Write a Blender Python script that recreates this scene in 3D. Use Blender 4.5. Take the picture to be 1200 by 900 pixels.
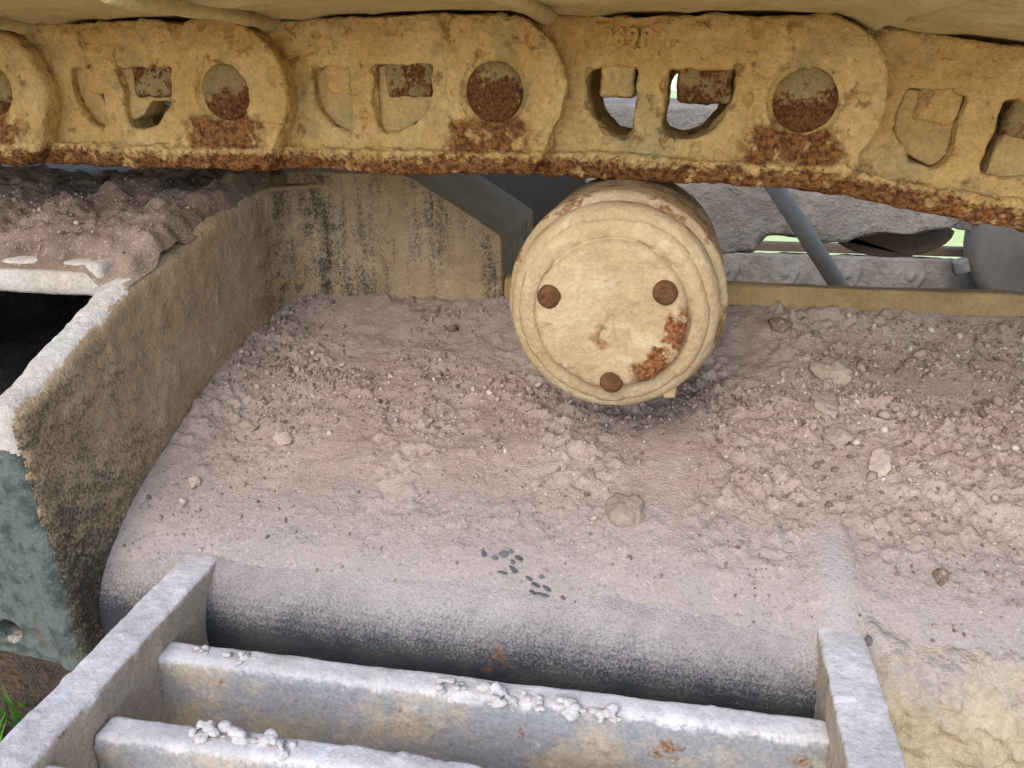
import bpy, bmesh, math, random
import numpy as np
from mathutils import Vector, Matrix

for o in list(bpy.data.objects): bpy.data.objects.remove(o)
S = bpy.context.scene
C = S.collection
R = math.radians

# ------------------------------------------------------------------ camera
cam_d = bpy.data.cameras.new('camera'); cam = bpy.data.objects.new('camera', cam_d); C.objects.link(cam)
cam_d.sensor_width = 36.0; cam_d.lens = 27.06; cam_d.clip_start = 0.01; cam_d.clip_end = 400
yaw, pit, rol = R(12), R(21), R(-0.5)
fw = Vector((-math.sin(yaw)*math.cos(pit), math.cos(yaw)*math.cos(pit), -math.sin(pit)))
rt = Vector((math.cos(yaw), math.sin(yaw), 0)); up = rt.cross(fw)
r2 = rt*math.cos(rol) + up*math.sin(rol); u2 = up*math.cos(rol) - rt*math.sin(rol)
M = Matrix((r2, u2, -fw)).transposed().to_4x4(); M.translation = (0, -0.511, 0)
cam.matrix_world = M
S.camera = cam
# ------------------------------------------------------------------ sky, sun, exposure
SUN_EL, SUN_AZ = R(42), R(192)          # azimuth from +Y towards +X: a hazy sun high behind the photographer
W = bpy.data.worlds.new('World'); S.world = W; W.use_nodes = True
wn = W.node_tree.nodes; bg = wn['Background']
sky = wn.new('ShaderNodeTexSky'); sky.sky_type = 'NISHITA'; sky.sun_disc = False
sky.sun_elevation = SUN_EL; sky.sun_rotation = SUN_AZ; sky.dust_density = 1.2; sky.air_density = 1.0; sky.ozone_density = 1.0
W.node_tree.links.new(sky.outputs[0], bg.inputs[0]); bg.inputs[1].default_value = 0.12
sd = bpy.data.lights.new('sun', 'SUN'); sd.energy = 0.5; sd.angle = R(32); sd.color = (1, 0.90, 0.76)
sun = bpy.data.objects.new('sun', sd); C.objects.link(sun)
sdir = Vector((math.cos(SUN_EL)*math.sin(SUN_AZ), math.cos(SUN_EL)*math.cos(SUN_AZ), math.sin(SUN_EL)))
sun.rotation_euler = sdir.to_track_quat('Z', 'Y').to_euler(); sun.location = sdir*10
S.view_settings.view_transform = 'Standard'; S.view_settings.look = 'None'
S.view_settings.gamma = 1; S.view_settings.use_curve_mapping = False
S.view_settings.exposure = 1.68
S.render.engine = 'CYCLES'; S.cycles.max_bounces = 5; S.cycles.diffuse_bounces = 3; S.cycles.glossy_bounces = 2

# ------------------------------------------------------------------ numeric noise
def _h(i, j, k, seed):
    n = (i*374761393 + j*668265263 + k*2147483647 + seed*974634777) & 0xffffffff
    n = ((n ^ (n >> 13))*1274126177) & 0xffffffff
    n = ((n ^ (n >> 16))*2246822519) & 0xffffffff
    return ((n ^ (n >> 15)) & 0xffffff)/float(0xffffff)
def vnoise(P, f, seed=0):
    Q = np.asarray(P, float)*f; I = np.floor(Q).astype(np.int64); t = Q - I; t = t*t*(3 - 2*t)
    r = 0
    for a in (0, 1):
        for b in (0, 1):
            for c in (0, 1):
                w = (t[:, 0] if a else 1-t[:, 0])*(t[:, 1] if b else 1-t[:, 1])*(t[:, 2] if c else 1-t[:, 2])
                r = r + w*_h(I[:, 0]+a, I[:, 1]+b, I[:, 2]+c, seed)
    return r*2 - 1
def fbm(P, f, oct=3, seed=0, gain=.5):
    s = 0; a = 1.0
    for o in range(oct):
        s = s + a*vnoise(P, f*2**o, seed+o*17); a *= gain
    return s
def sst(a, b, x):
    t = np.clip((x-a)/(b-a), 0, 1); return t*t*(3-2*t)

# ------------------------------------------------------------------ mesh helpers
def link_obj(name, me, mat, parent=None, smooth=False):
    o = bpy.data.objects.new(name, me); C.objects.link(o)
    if mat is not None and not me.materials: me.materials.append(mat)
    if smooth: me.polygons.foreach_set('use_smooth', [True]*len(me.polygons))
    if parent is not None: o.parent = parent
    return o
def empty(name, loc=(0, 0, 0), parent=None):
    o = bpy.data.objects.new(name, None); C.objects.link(o); o.location = loc; o.empty_display_size = .05
    if parent is not None: o.parent = parent
    return o
def tag(o, label, cat=None, group=None, kind=None):
    o['label'] = label
    if cat: o['category'] = cat
    if group: o['group'] = group
    if kind: o['kind'] = kind
    return o
def mesh_py(name, v, f):
    me = bpy.data.meshes.new(name); me.from_pydata([tuple(map(float, p)) for p in v], [], f); me.update(); return me
def grid_mesh(name, P):                          # P: (n, m, 3)
    n, m, _ = P.shape
    me = bpy.data.meshes.new(name); me.vertices.add(n*m); me.vertices.foreach_set('co', P.reshape(-1))
    i = np.arange((n-1)*(m-1)); a = (i//(m-1))*m + i % (m-1)
    q = np.stack([a, a+1, a+m+1, a+m], 1).astype(np.int32)
    me.loops.add(q.size); me.loops.foreach_set('vertex_index', q.reshape(-1))
    me.polygons.add(len(q)); me.polygons.foreach_set('loop_start', np.arange(len(q), dtype=np.int32)*4)
    me.polygons.foreach_set('loop_total', np.full(len(q), 4, np.int32))
    me.polygons.foreach_set('use_smooth', np.ones(len(q), bool)); me.update(calc_edges=True); return me
def prism(pts, axis, a, b, bm=None):
    """polygon (two coordinates) extruded along axis from a to b, into a bmesh"""
    bm = bm or bmesh.new()
    def P(p, t):
        return {'y': (p[0], t, p[1]), 'x': (t, p[0], p[1]), 'z': (p[0], p[1], t)}[axis]
    A = [bm.verts.new(P(p, a)) for p in pts]; B = [bm.verts.new(P(p, b)) for p in pts]
    n = len(pts)
    fs = [bm.faces.new(A), bm.faces.new(B[::-1])]
    for i in range(n): fs.append(bm.faces.new((A[i], B[i], B[(i+1) % n], A[(i+1) % n])))
    bmesh.ops.recalc_face_normals(bm, faces=bm.faces)
    return bm
def bm_mesh(name, bm, bevel=0, seg=2):
    if bevel:
        bmesh.ops.bevel(bm, geom=[e for e in bm.edges if e.calc_face_angle(0) > .5], offset=bevel, segments=seg, affect='EDGES', profile=.5)
    me = bpy.data.meshes.new(name); bm.to_mesh(me); bm.free(); me.update(); return me
def evaluated(me, mods):
    o = bpy.data.objects.new('tmp', me); C.objects.link(o); mods(o)
    dg = bpy.context.evaluated_depsgraph_get(); out = bpy.data.meshes.new_from_object(o.evaluated_get(dg))
    bpy.data.objects.remove(o); return out
def remeshed(me, vox, smooth=0):
    def mods(o):
        m = o.modifiers.new('r', 'REMESH'); m.mode = 'VOXEL'; m.voxel_size = vox; m.use_smooth_shade = True
        if smooth:
            s = o.modifiers.new('s', 'SMOOTH'); s.iterations = smooth; s.factor = .5
    return evaluated(me, mods)
def get_co(me):
    a = np.empty(len(me.vertices)*3); me.vertices.foreach_get('co', a); return a.reshape(-1, 3)
def set_co(me, a): me.vertices.foreach_set('co', np.ascontiguousarray(a).reshape(-1)); me.update()
def get_no(me):
    a = np.empty(len(me.vertices)*3, np.float32); me.vertex_normals.foreach_get('vector', a); return a.reshape(-1, 3).astype(float)
def displace(me, fn):
    co = get_co(me); set_co(me, co + get_no(me)*fn(co)[:, None])
def lathe(name, prof, seg=72, cap0=True):
    """profile of (radius, y) turned about the Y axis"""
    v = []; f = []
    for r, y in prof:
        for k in range(seg):
            a = 2*math.pi*k/seg; v.append((r*math.cos(a), y, r*math.sin(a)))
    for i in range(len(prof)-1):
        for k in range(seg):
            k2 = (k+1) % seg; f.append((i*seg+k, i*seg+k2, (i+1)*seg+k2, (i+1)*seg+k))
    f.append(tuple(range(seg))[::-1]); n = len(prof)-1; f.append(tuple(n*seg+k for k in range(seg)))
    me = mesh_py(name, v, f)
    bm = bmesh.new(); bm.from_mesh(me); bmesh.ops.recalc_face_normals(bm, faces=bm.faces); bm.to_mesh(me); bm.free()
    return me
def tube(bm, a, b, r, seg=16):
    a = Vector(a); b = Vector(b); d = b-a; q = d.to_track_quat('Z', 'Y').to_matrix().to_4x4(); q.translation = (a+b)/2
    bmesh.ops.create_cone(bm, cap_ends=True, segments=seg, radius1=r, radius2=r, depth=d.length, matrix=q)
def rock_mesh(name, seed, sub=2, flat=.7, rough=.35, stretch=(1, 1)):
    bm = bmesh.new(); bmesh.ops.create_icosphere(bm, subdivisions=sub, radius=1)
    me = bpy.data.meshes.new(name); bm.to_mesh(me); bm.free()
    co = get_co(me); n = co/np.linalg.norm(co, axis=1)[:, None]
    rr = 1 + rough*vnoise(n+seed*3.1, 1.3, seed) + rough*.5*vnoise(n+seed, 3.1, seed+5)
    # a few flat cuts give broken faces
    rs = np.random.RandomState(seed)
    co = n*rr[:, None]
    for _ in range(5):
        d = rs.normal(size=3); d /= np.linalg.norm(d); h = rs.uniform(.55, .85)
        s = co@d; co = co - np.outer(np.maximum(s-h, 0), d)
    co *= np.array([stretch[0], stretch[1], flat]); set_co(me, co); return me

# ------------------------------------------------------------------ materials
class NT:
    def __init__(s, name):
        s.m = bpy.data.materials.new(name); s.m.use_nodes = True; s.t = s.m.node_tree
        s.b = s.t.nodes['Principled BSDF']; s.b.inputs['Roughness'].default_value = .95
        s.b.inputs['Specular IOR Level'].default_value = .2
        s.geo = s.t.nodes.new('ShaderNodeNewGeometry'); s.tc = s.t.nodes.new('ShaderNodeTexCoord')
        s.pos = s.geo.outputs['Position']; s.obj = s.tc.outputs['Object']
    def n(s, ty, **k):
        d = s.t.nodes.new(ty)
        for a, v in k.items(): setattr(d, a, v)
        return d
    def put(s, sock, v):
        if isinstance(v, bpy.types.NodeSocket): s.t.links.new(v, sock)
        elif isinstance(v, (tuple, list)) and sock.type == 'RGBA' and len(v) == 3: sock.default_value = (*v, 1)
        else: sock.default_value = v
    def noise(s, scale, detail=3, rough=.6, vec=None, dist=0):
        d = s.n('ShaderNodeTexNoise'); s.put(d.inputs['Vector'], vec or s.pos)
        d.inputs['Scale'].default_value = scale; d.inputs['Detail'].default_value = detail
        d.inputs['Roughness'].default_value = rough; d.inputs['Distortion'].default_value = dist
        return d.outputs['Fac']
    def vor(s, scale, out='Distance', feature='F1', rnd=1.0, vec=None):
        d = s.n('ShaderNodeTexVoronoi', feature=feature); s.put(d.inputs['Vector'], vec or s.pos)
        d.inputs['Scale'].default_value = scale; d.inputs['Randomness'].default_value = rnd
        return d.outputs[out]
    def math(s, op, a, b=0.0, c=0.0, clamp=False):
        d = s.n('ShaderNodeMath', operation=op, use_clamp=clamp)
        s.put(d.inputs[0], a); s.put(d.inputs[1], b); s.put(d.inputs[2], c); return d.outputs[0]
    def add(s, *a):
        r = a[0]
        for b in a[1:]: r = s.math('ADD', r, b)
        return r
    def mul(s, a, b): return s.math('MULTIPLY', a, b)
    def step(s, x, lo, hi):
        d = s.n('ShaderNodeMapRange', interpolation_type='SMOOTHSTEP'); s.put(d.inputs[0], x)
        d.inputs[1].default_value = lo; d.inputs[2].default_value = hi; return d.outputs[0]
    def mix(s, f, a, b):
        d = s.n('ShaderNodeMix', data_type='RGBA'); s.put(d.inputs[0], f); s.put(d.inputs[6], a); s.put(d.inputs[7], b); return d.outputs[2]
    def scale_col(s, col, f):
        d = s.n('ShaderNodeVectorMath', operation='SCALE'); s.put(d.inputs[0], col); s.put(d.inputs[3], f); return d.outputs[0]
    def xyz(s, v):
        d = s.n('ShaderNodeSeparateXYZ'); s.put(d.inputs[0], v); return d.outputs
    def bump(s, h, strength, dist, prev=None):
        d = s.n('ShaderNodeBump'); d.inputs['Strength'].default_value = strength; d.inputs['Distance'].default_value = dist
        s.put(d.inputs['Height'], h)
        if prev is not None: s.put(d.inputs['Normal'], prev)
        return d.outputs[0]
    def done(s, col, nrm=None, rough=None, metal=None):
        s.put(s.b.inputs['Base Color'], col)
        if nrm is not None: s.put(s.b.inputs['Normal'], nrm)
        if rough is not None: s.put(s.b.inputs['Roughness'], rough)
        return s.m

def dust_layer(t, c1, c2, big=14, fine=420):
    """dust colour with soft clouds and grain -> (colour, fine noise, middle noise)"""
    n1 = t.noise(big, 3, .6); n2 = t.noise(fine, 2, .7); n3 = t.noise(90, 3, .65)
    col = t.mix(t.step(n1, .35, .68), c1, c2)
    g = t.add(.42, t.mul(n2, .62), t.mul(n3, .54))
    return t.scale_col(col, g), n2, n3

def mat_link():
    t = NT('dusty_cast_steel')
    col, nf, n3 = dust_layer(t, (.485, .300, .100), (.565, .385, .160), 16, 300)
    x, y, z = t.xyz(t.obj); nz = t.noise(58, 4, .7)
    # thin olive paint where the dust film is worn
    nb = t.noise(24, 3, .65)
    paint = t.mul(t.step(nb, .53, .68), .5)
    col = t.mix(paint, col, t.scale_col((.29, .245, .125), t.add(.55, t.mul(nf, .8))))
    rustc = t.mix(t.step(nf, .36, .62), (.095, .036, .013), (.27, .115, .036))
    band = t.step(t.add(z, t.mul(nz, .020), t.mul(nf, .012)), -.0200, -.0275)      # worn bottom rail
    dx = t.math('ABSOLUTE', t.math('SUBTRACT', x, .186)); dz = t.math('ABSOLUTE', t.add(z, .0265))
    led = t.mul(t.step(t.add(dx, t.mul(nz, .03), t.mul(n3, .02)), .060, .046), t.step(t.add(dz, t.mul(nz, .012), t.mul(n3, .008)), .0235, .0180))
    spots = t.math('MAXIMUM', t.step(nz, .575, .66), t.mul(t.step(nb, .40, .30), t.step(n3, .48, .58)))
    rust = t.math('MAXIMUM', t.math('MAXIMUM', band, led), t.mul(spots, .62))
    rust = t.mul(rust, t.math('MULTIPLY_ADD', t.step(n3, .68, .55), .8, .2))       # dust flecks left on the rust
    pits = t.step(t.noise(150, 3, .8), .34, .27)
    col = t.mix(rust, col, rustc); col = t.mix(t.mul(pits, .7), col, (.10, .055, .022))
    return t.done(col, t.bump(t.noise(170, 3, .7), .9, .0045))
def mat_rust(name='rusty_steel', dustiness=.55, pin=False):
    t = NT(name); col, nf, n3 = dust_layer(t, (.32, .21, .09), (.40, .29, .135), 20)
    nb = t.noise(75, 4, .7); rc = t.mix(t.step(nf, .3, .7), (.085, .032, .013), (.25, .105, .036))
    up_ = t.xyz(t.geo.outputs['Normal'])[2]
    d = t.step(t.add(nb, t.mul(up_, .12), t.mul(nf, .25)), dustiness+.12, dustiness+.24)
    if pin:
        z = t.xyz(t.obj)[2]; d = t.math('MAXIMUM', d, t.step(t.add(z, t.mul(nb, .034), t.mul(nf, .014), t.mul(t.math('SUBTRACT', t.n('ShaderNodeObjectInfo').outputs['Random'], .5), .022)), .0235, .0310))
    return t.done(t.mix(d, rc, col), t.bump(t.noise(230, 4, .75), 1.0, .006))
def mat_roller():
    t = NT('pale_dusty_roller'); col, nf, n3 = dust_layer(t, (.355, .248, .136), (.43, .322, .190), 18)
    x, y, z = t.xyz(t.obj); smear = t.noise(38, 4, .65, dist=1.0)
    col = t.mix(t.mul(t.step(smear, .56, .66), .45), col, (.52, .43, .29))
    col = t.mix(t.mul(t.step(smear, .42, .30), .6), col, (.33, .235, .125))
    rr = t.math('SQRT', t.add(t.mul(x, x), t.mul(z, z))); a = t.math('ARCTAN2', z, x)
    # bare rust crescent at the lower right of the cap
    cres = t.mul(t.mul(t.step(t.add(rr, t.mul(smear, .014)), .0365, .0400), t.step(rr, .0450, .0430)), t.mul(t.step(a, -1.30, -1.05), t.step(a, .28, .05)))
    cres = t.mul(cres, t.step(n3, .66, .55))
    ctr = t.mul(t.step(t.add(t.math('ABSOLUTE', t.add(x, .004)), t.math('ABSOLUTE', t.add(z, .012))), .0105, .0055), t.step(n3, .45, .55))
    back = t.mul(t.step(t.add(y, t.mul(smear, .05)), -.022, .010), t.mul(t.step(n3, .38, .55), t.step(x, -.01, .045)))
    rim = t.mul(t.mul(t.step(rr, .0610, .0630), t.step(n3, .50, .60)), .8)
    rc = t.mix(t.step(nf, .35, .65), (.085, .030, .012), (.25, .10, .035))
    m = t.math('MAXIMUM', t.math('MAXIMUM', cres, rim), t.math('MAXIMUM', t.mul(ctr, .7), t.mul(back, .8)))
    col = t.mix(m, col, rc)
    return t.done(col, t.bump(t.add(t.noise(190, 3, .7), t.mul(smear, .8)), .7, .0022))
def mat_frame(name, dust1, dust2, paint, lo, hi, grad=None, fine=300, rust=(.16, .065, .025)):
    """painted plate under dust: the dust lies where the plate faces up and hangs in clumps elsewhere"""
    t = NT(name); col, nf, n3 = dust_layer(t, dust1, dust2, 15, 420)
    nz = t.xyz(t.geo.outputs['Normal'])[2]
    n2 = t.noise(fine, 3, .75); nb = t.noise(17, 4, .65, dist=.5)
    k = t.add(t.mul(nz, .62), t.mul(n2, 1.35), t.mul(nb, .42), t.mul(n3, .20))
    if grad: k = t.add(k, grad(t))
    d = t.step(k, lo, hi)
    pc = t.mix(t.step(n3, .42, .66), paint, t.scale_col(paint, .5))
    pc = t.mix(t.step(nb, .62, .70), pc, rust)
    return t.done(t.mix(d, pc, col), t.bump(t.add(n2, t.mul(n3, .4)), .9, .0026))
def mat_dirt(name='dry_gravelly_dirt', c1=(.305, .220, .175), c2=(.390, .305, .258), fine=(.328, .286, .268)):
    t = NT(name); n1 = t.noise(11, 4, .65); v = t.n('ShaderNodeTexVoronoi'); t.put(v.inputs['Vector'], t.pos); v.inputs['Scale'].default_value = 620
    cv = t.xyz(v.outputs['Color']); nf = t.noise(480, 3, .7); nm = t.noise(60, 4, .7)
    col = t.mix(t.step(n1, .36, .64), c1, c2)
    if fine:                                   # a film of pale fine dust towards the step
        y = t.xyz(t.pos)[1]; w = t.mul(t.step(t.add(y, t.mul(n1, .12), t.mul(nm, .05)), .02, -.09), .9)
        col = t.mix(w, col, fine)
        x = t.xyz(t.pos)[0]; st = t.mul(t.step(t.add(t.math('ABSOLUTE', t.math('SUBTRACT', x, .099)), t.mul(nm, .022), t.mul(n1, .02)), .036, .020), t.step(t.add(y, t.mul(nm, .06)), -.050, -.085))
        col = t.mix(t.mul(st, .75), col, (.365, .330, .318))          # smooth drift of grey dust above the right rail
    col = t.mix(t.mul(t.step(cv[0], .90, .95), .35), col, (.50, .42, .36))
    col = t.mix(t.mul(t.step(cv[1], .95, .98), .35), col, (.14, .10, .075))
    col = t.mix(t.mul(t.step(nm, .56, .7), .35), col, (.26, .18, .135))
    col = t.scale_col(col, t.add(.55, t.mul(nf, .52), t.mul(nm, .38)))
    return t.done(col, t.bump(t.add(nf, t.mul(nm, 1.2)), .55, .0026))
def mat_pebble():
    t = NT('pebble_grey_brown'); a = t.n('ShaderNodeAttribute'); a.attribute_name = 'tone'
    g = a.outputs['Fac']; nf = t.noise(500, 3, .7)
    col = t.mix(t.step(g, .0, .6), (.15, .105, .08), (.33, .255, .205)); col = t.mix(t.step(g, .78, 1.0), col, (.50, .42, .355))
    return t.done(t.scale_col(col, t.add(.75, t.mul(nf, .5))))
def mat_simple(name, c, var=.4, scale=120, rough=.9, bump=.5, dist=.0015, c2=None, spec=.2, big=16):
    t = NT(name); n = t.noise(scale, 4, .7); nb = t.noise(big, 4, .6)
    col = t.mix(t.step(nb, .38, .66), c, c2 or c)
    t.b.inputs['Specular IOR Level'].default_value = spec
    return t.done(t.scale_col(col, t.add(1-var*.5, t.mul(n, var))), t.bump(n, bump, dist), rough)
def mat_dusty(name, c1, c2, stain, lo=.56, hi=.68, rust=.63, rustc=(.22, .10, .04), bump=.0025):
    """dusty plate with stains and rust blotches"""
    t = NT(name); col, nf, n3 = dust_layer(t, c1, c2, 16, 330); nb = t.noise(27, 5, .7, dist=.4)
    col = t.mix(t.mul(t.step(nb, lo, hi), .75), col, t.scale_col(stain, t.add(.6, t.mul(nf, .7))))
    r_ = t.mul(t.step(t.add(t.mul(n3, .6), t.mul(nb, -.4)), rust-.31, rust-.26), .85)
    col = t.mix(r_, col, t.scale_col(rustc, t.add(.4, t.mul(nf, 1.2))))
    return t.done(col, t.bump(t.noise(190, 4, .75), .8, bump))
def mat_step():
    t = NT('white_dusty_step'); col, nf, n3 = dust_layer(t, (.45, .415, .40), (.54, .515, .51), 19)
    nx, ny, nz = t.xyz(t.geo.outputs['Normal']); nb = t.noise(15, 4, .7)
    thin = t.step(t.add(nz, t.mul(nf, .6), t.mul(n3, .6)), .80, 1.35)        # side faces keep a thinner film
    side = t.mix(t.step(nb, .44, .60), (.27, .27, .28), (.40, .34, .265))
    side = t.mix(t.mul(t.step(t.math('ABSOLUTE', nx), .4, .8), .85), side, (.40, .305, .215))
    col = t.mix(thin, t.scale_col(side, t.add(.5, t.mul(nf, .95))), col)
    nr = t.noise(36, 5, .75)
    ru = t.mul(t.step(nr, .61, .69), t.math('MULTIPLY_ADD', thin, -.6, .9))
    col = t.mix(ru, col, t.mix(t.step(nf, .4, .6), (.16, .065, .03), (.34, .19, .085)))
    return t.done(col, t.bump(t.add(t.noise(260, 3, .7), t.mul(n3, .6)), .6, .0014))

m_link = mat_link(); m_rust = mat_rust('rusty_steel', .44); m_rustd = mat_rust('bare_rust', .60); m_pin = mat_rust('rusty_pin_end', .60, True); m_roller = mat_roller()
m_shoe = mat_dusty('olive_dusty_shoe', (.50, .385, .17), (.58, .46, .22), (.40, .33, .16), .55, .7, .70)
m_mudfill = mat_dusty('packed_tan_mud', (.46, .30, .115), (.54, .385, .175), (.36, .30, .15), .54, .68, .60, (.24, .09, .028), .004)
def mat_shell():
    t = NT('frame_paint_under_dust'); col, nf, n3 = dust_layer(t, (.305, .262, .242), (.370, .325, .306), 15, 420)
    nz = t.xyz(t.geo.outputs['Normal'])[2]; n2 = t.noise(760, 2, .65); nb = t.noise(24, 4, .65)
    d = t.step(t.add(nz, t.mul(n2, .95), t.mul(nb, .36)), .80, 1.50)
    pc = t.mix(t.step(nb, .40, .62), (.034, .038, .046), (.055, .060, .054))
    pc = t.mix(t.step(t.noise(33, 4, .7), .62, .70), pc, (.13, .07, .035))
    return t.done(t.mix(d, pc, col), t.bump(n2, .8, .0022))
m_shell = mat_shell()
def g_side(t):
    x, y, z = t.xyz(t.pos)         # dust knocked off towards the low front corner, washed in streaks towards the rear
    s_ = t.n('ShaderNodeMapping'); s_.inputs['Scale'].default_value = (1, 1, .12); t.put(s_.inputs[0], t.pos)
    streak = t.mul(t.math('SUBTRACT', t.noise(60, 3, .6, vec=s_.outputs[0]), .62), t.mul(t.step(y, .03, .115), 1.5))
    return t.add(t.mul(t.step(z, -.33, -.15), .32), t.mul(t.step(y, -.2, -.05), .24), streak)
m_side = mat_frame('olive_plate_under_dust', (.38, .266, .150), (.45, .335, .208), (.082, .076, .060), .98, 1.50, g_side, 480)
m_wall = m_side
m_lip = mat_dusty('tan_dusty_lip', (.30, .205, .09), (.38, .27, .125), (.26, .19, .10))
m_edge = mat_dusty('pale_dusty_plate_edge', (.42, .365, .31), (.50, .46, .42), (.33, .35, .30), .54, .66, .60)
m_green = mat_frame('worn_green_paint', (.46, .40, .31), (.52, .47, .39), (.105, .128, .116), 1.22, 1.78)
m_dirt = mat_dirt(); m_peb = mat_pebble()
m_dirt2 = mat_dirt('darker_loose_dirt', (.165, .112, .08), (.26, .19, .14), None)
m_clod = mat_simple('dry_clod', (.30, .23, .175), .7, 260, .95, .8, .002, (.35, .28, .22))
m_clodlight = mat_simple('pale_clod', (.43, .335, .265), .6, 260, .95, .8, .002)
def mat_caked():
    t = NT('cream_dry_mud'); col, nf, n3 = dust_layer(t, (.40, .325, .21), (.48, .40, .28), 22, 300); nb = t.noise(30, 4, .7, dist=.4)
    col = t.mix(t.mul(t.step(nb, .54, .66), .6), col, (.33, .28, .20)); col = t.mix(t.mul(t.step(n3, .62, .70), .6), col, (.24, .16, .08))
    z = t.xyz(t.pos)[2]; col = t.mix(t.step(t.add(z, t.mul(nb, .07)), -.262, -.225), col, t.scale_col((.350, .295, .270), t.add(.55, t.mul(nf, .9))))
    return t.done(col, t.bump(t.noise(160, 4, .75), .9, .004))
m_mudy = mat_caked()

m_mudw = mat_simple('whitish_dry_mud', (.49, .455, .435), .5, 200, .95, .8, .002)
m_step = mat_step()
m_boltr = mat_simple('dark_rust', (.10, .042, .018), .9, 240, .95, .9, .004, (.16, .075, .032), big=90)
m_flake = mat_simple('dark_flake', (.13, .13, .135), .5, 300, .9, .5, .001)
m_steel = mat_simple('grey_dusty_rod', (.33, .31, .285), .4, 160, .9, .5, .002)
m_gmud = mat_simple('grey_caked_mud', (.20, .175, .15), .8, 60, .95, .9, .010, (.27, .24, .205), big=9)
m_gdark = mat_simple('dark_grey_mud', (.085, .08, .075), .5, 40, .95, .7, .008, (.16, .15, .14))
m_bodyshade = mat_simple('shadow_dark_body', (.026, .024, .022), .3, 60, .6, .2, .002)  # near black colour stands for the shadow behind the box leg
m_brown = mat_simple('brown_belly', (.12, .085, .06), .5, 60, .95, .6, .004)

# ------------------------------------------------------------------ ground and far meadow
GZ = -.74
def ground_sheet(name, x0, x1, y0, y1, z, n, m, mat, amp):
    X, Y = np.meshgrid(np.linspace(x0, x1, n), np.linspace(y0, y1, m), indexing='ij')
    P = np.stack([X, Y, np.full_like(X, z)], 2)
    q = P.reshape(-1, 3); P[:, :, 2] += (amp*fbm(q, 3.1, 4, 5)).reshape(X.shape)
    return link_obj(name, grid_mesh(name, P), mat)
m_soil = mat_simple('bounce_soil', (.66, .52, .36), .5, 55, .95, .8, .01, (.58, .45, .30), big=3)  # colour raised so the yard bounces warm light up onto the track
m_soild = mat_simple('shade_dark_soil', (.16, .105, .065), .7, 70, .95, .9, .012, (.11, .075, .05), big=6)  # brown darkened further to paint in the shade under the machine
v = [(-200, -200, GZ-.03), (200, -200, GZ-.03), (200, 200, GZ-.03), (-200, 200, GZ-.03)]
g = link_obj('ground', mesh_py('ground', v, [(0, 1, 2, 3)]), m_soil); tag(g, 'yard the machine stands on, colour raised to bounce warm light', kind='structure')
g2 = ground_sheet('soil_patch', -2.2, 2.2, -.30, 2.6, GZ, 200, 150, m_soild, .012); tag(g2, 'rough brown soil under the machine, shade painted into its dark colour', kind='structure')
m_mead = mat_simple('sun_painted_meadow', (.55, .62, .25), .4, 14, .95, .5, .02, (.62, .66, .34), big=1.2)  # grass colour lifted to paint in strong sunlight
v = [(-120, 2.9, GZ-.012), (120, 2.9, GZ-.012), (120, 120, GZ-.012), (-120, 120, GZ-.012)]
md = link_obj('meadow', mesh_py('meadow', v, [(0, 1, 2, 3)]), m_mead); tag(md, 'green meadow seen through the gaps, sunlight painted into its pale colour', kind='structure')

# ------------------------------------------------------------------ track chain
PINS = [(-.879, .004), (-.689, .003), (-.499, .001), (-.309, -.001), (-.119, -.002), (.071, -.008), (.2585, -.038), (.446, -.071), (.634, -.100), (.823, -.12)]
PITCH = .19
chain = empty('track_chain', (0, 0.05, 0))
tag(chain, 'tan dusty crawler track chain with rusty pins running across the top', 'track chain')
def arc(cx, cz, r, a0, a1, n): return [(cx+r*math.cos(R(a0+(a1-a0)*i/n)), cz+r*math.sin(R(a0+(a1-a0)*i/n))) for i in range(n+1)]
LT, LB = .046, -.052
def curve2d(polys, y0, y1, bev):
    cu = bpy.data.curves.new('c', 'CURVE'); cu.dimensions = '2D'; cu.fill_mode = 'BOTH'
    cu.extrude = (y1-y0)/2 - bev; cu.bevel_depth = bev; cu.bevel_resolution = 2; cu.offset = -bev
    for p in polys:
        s = cu.splines.new('POLY'); s.points.add(len(p)-1); s.use_cyclic_u = True
        for q, w in zip(s.points, p): q.co = (w[0], w[1], 0, 1)
    o = bpy.data.objects.new('tmpc', cu); C.objects.link(o)
    dg = bpy.context.evaluated_depsgraph_get(); me = bpy.data.meshes.new_from_object(o.evaluated_get(dg)); bpy.data.objects.remove(o)
    co = get_co(me); set_co(me, np.stack([co[:, 0], (y0+y1)/2 + co[:, 2], co[:, 1]], 1)); return me
def yoff(x): return .015*(1-sst(.045, .115, x))            # the left half of a link is set back behind its neighbour
WL = [(.089, .016), (.089, -.019)] + arc(.081, -.018, .008, 0, -90, 3) + arc(.084, .002, .027, -95, -180, 8) + [(.0575, .016)]
WR = [(.108, .0165), (.108, -.018)] + arc(.113, -.019, .005, 180, 270, 3) + arc(.117, .006, .031, -85, 0, 9) + [(.148, .0165)]
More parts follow.
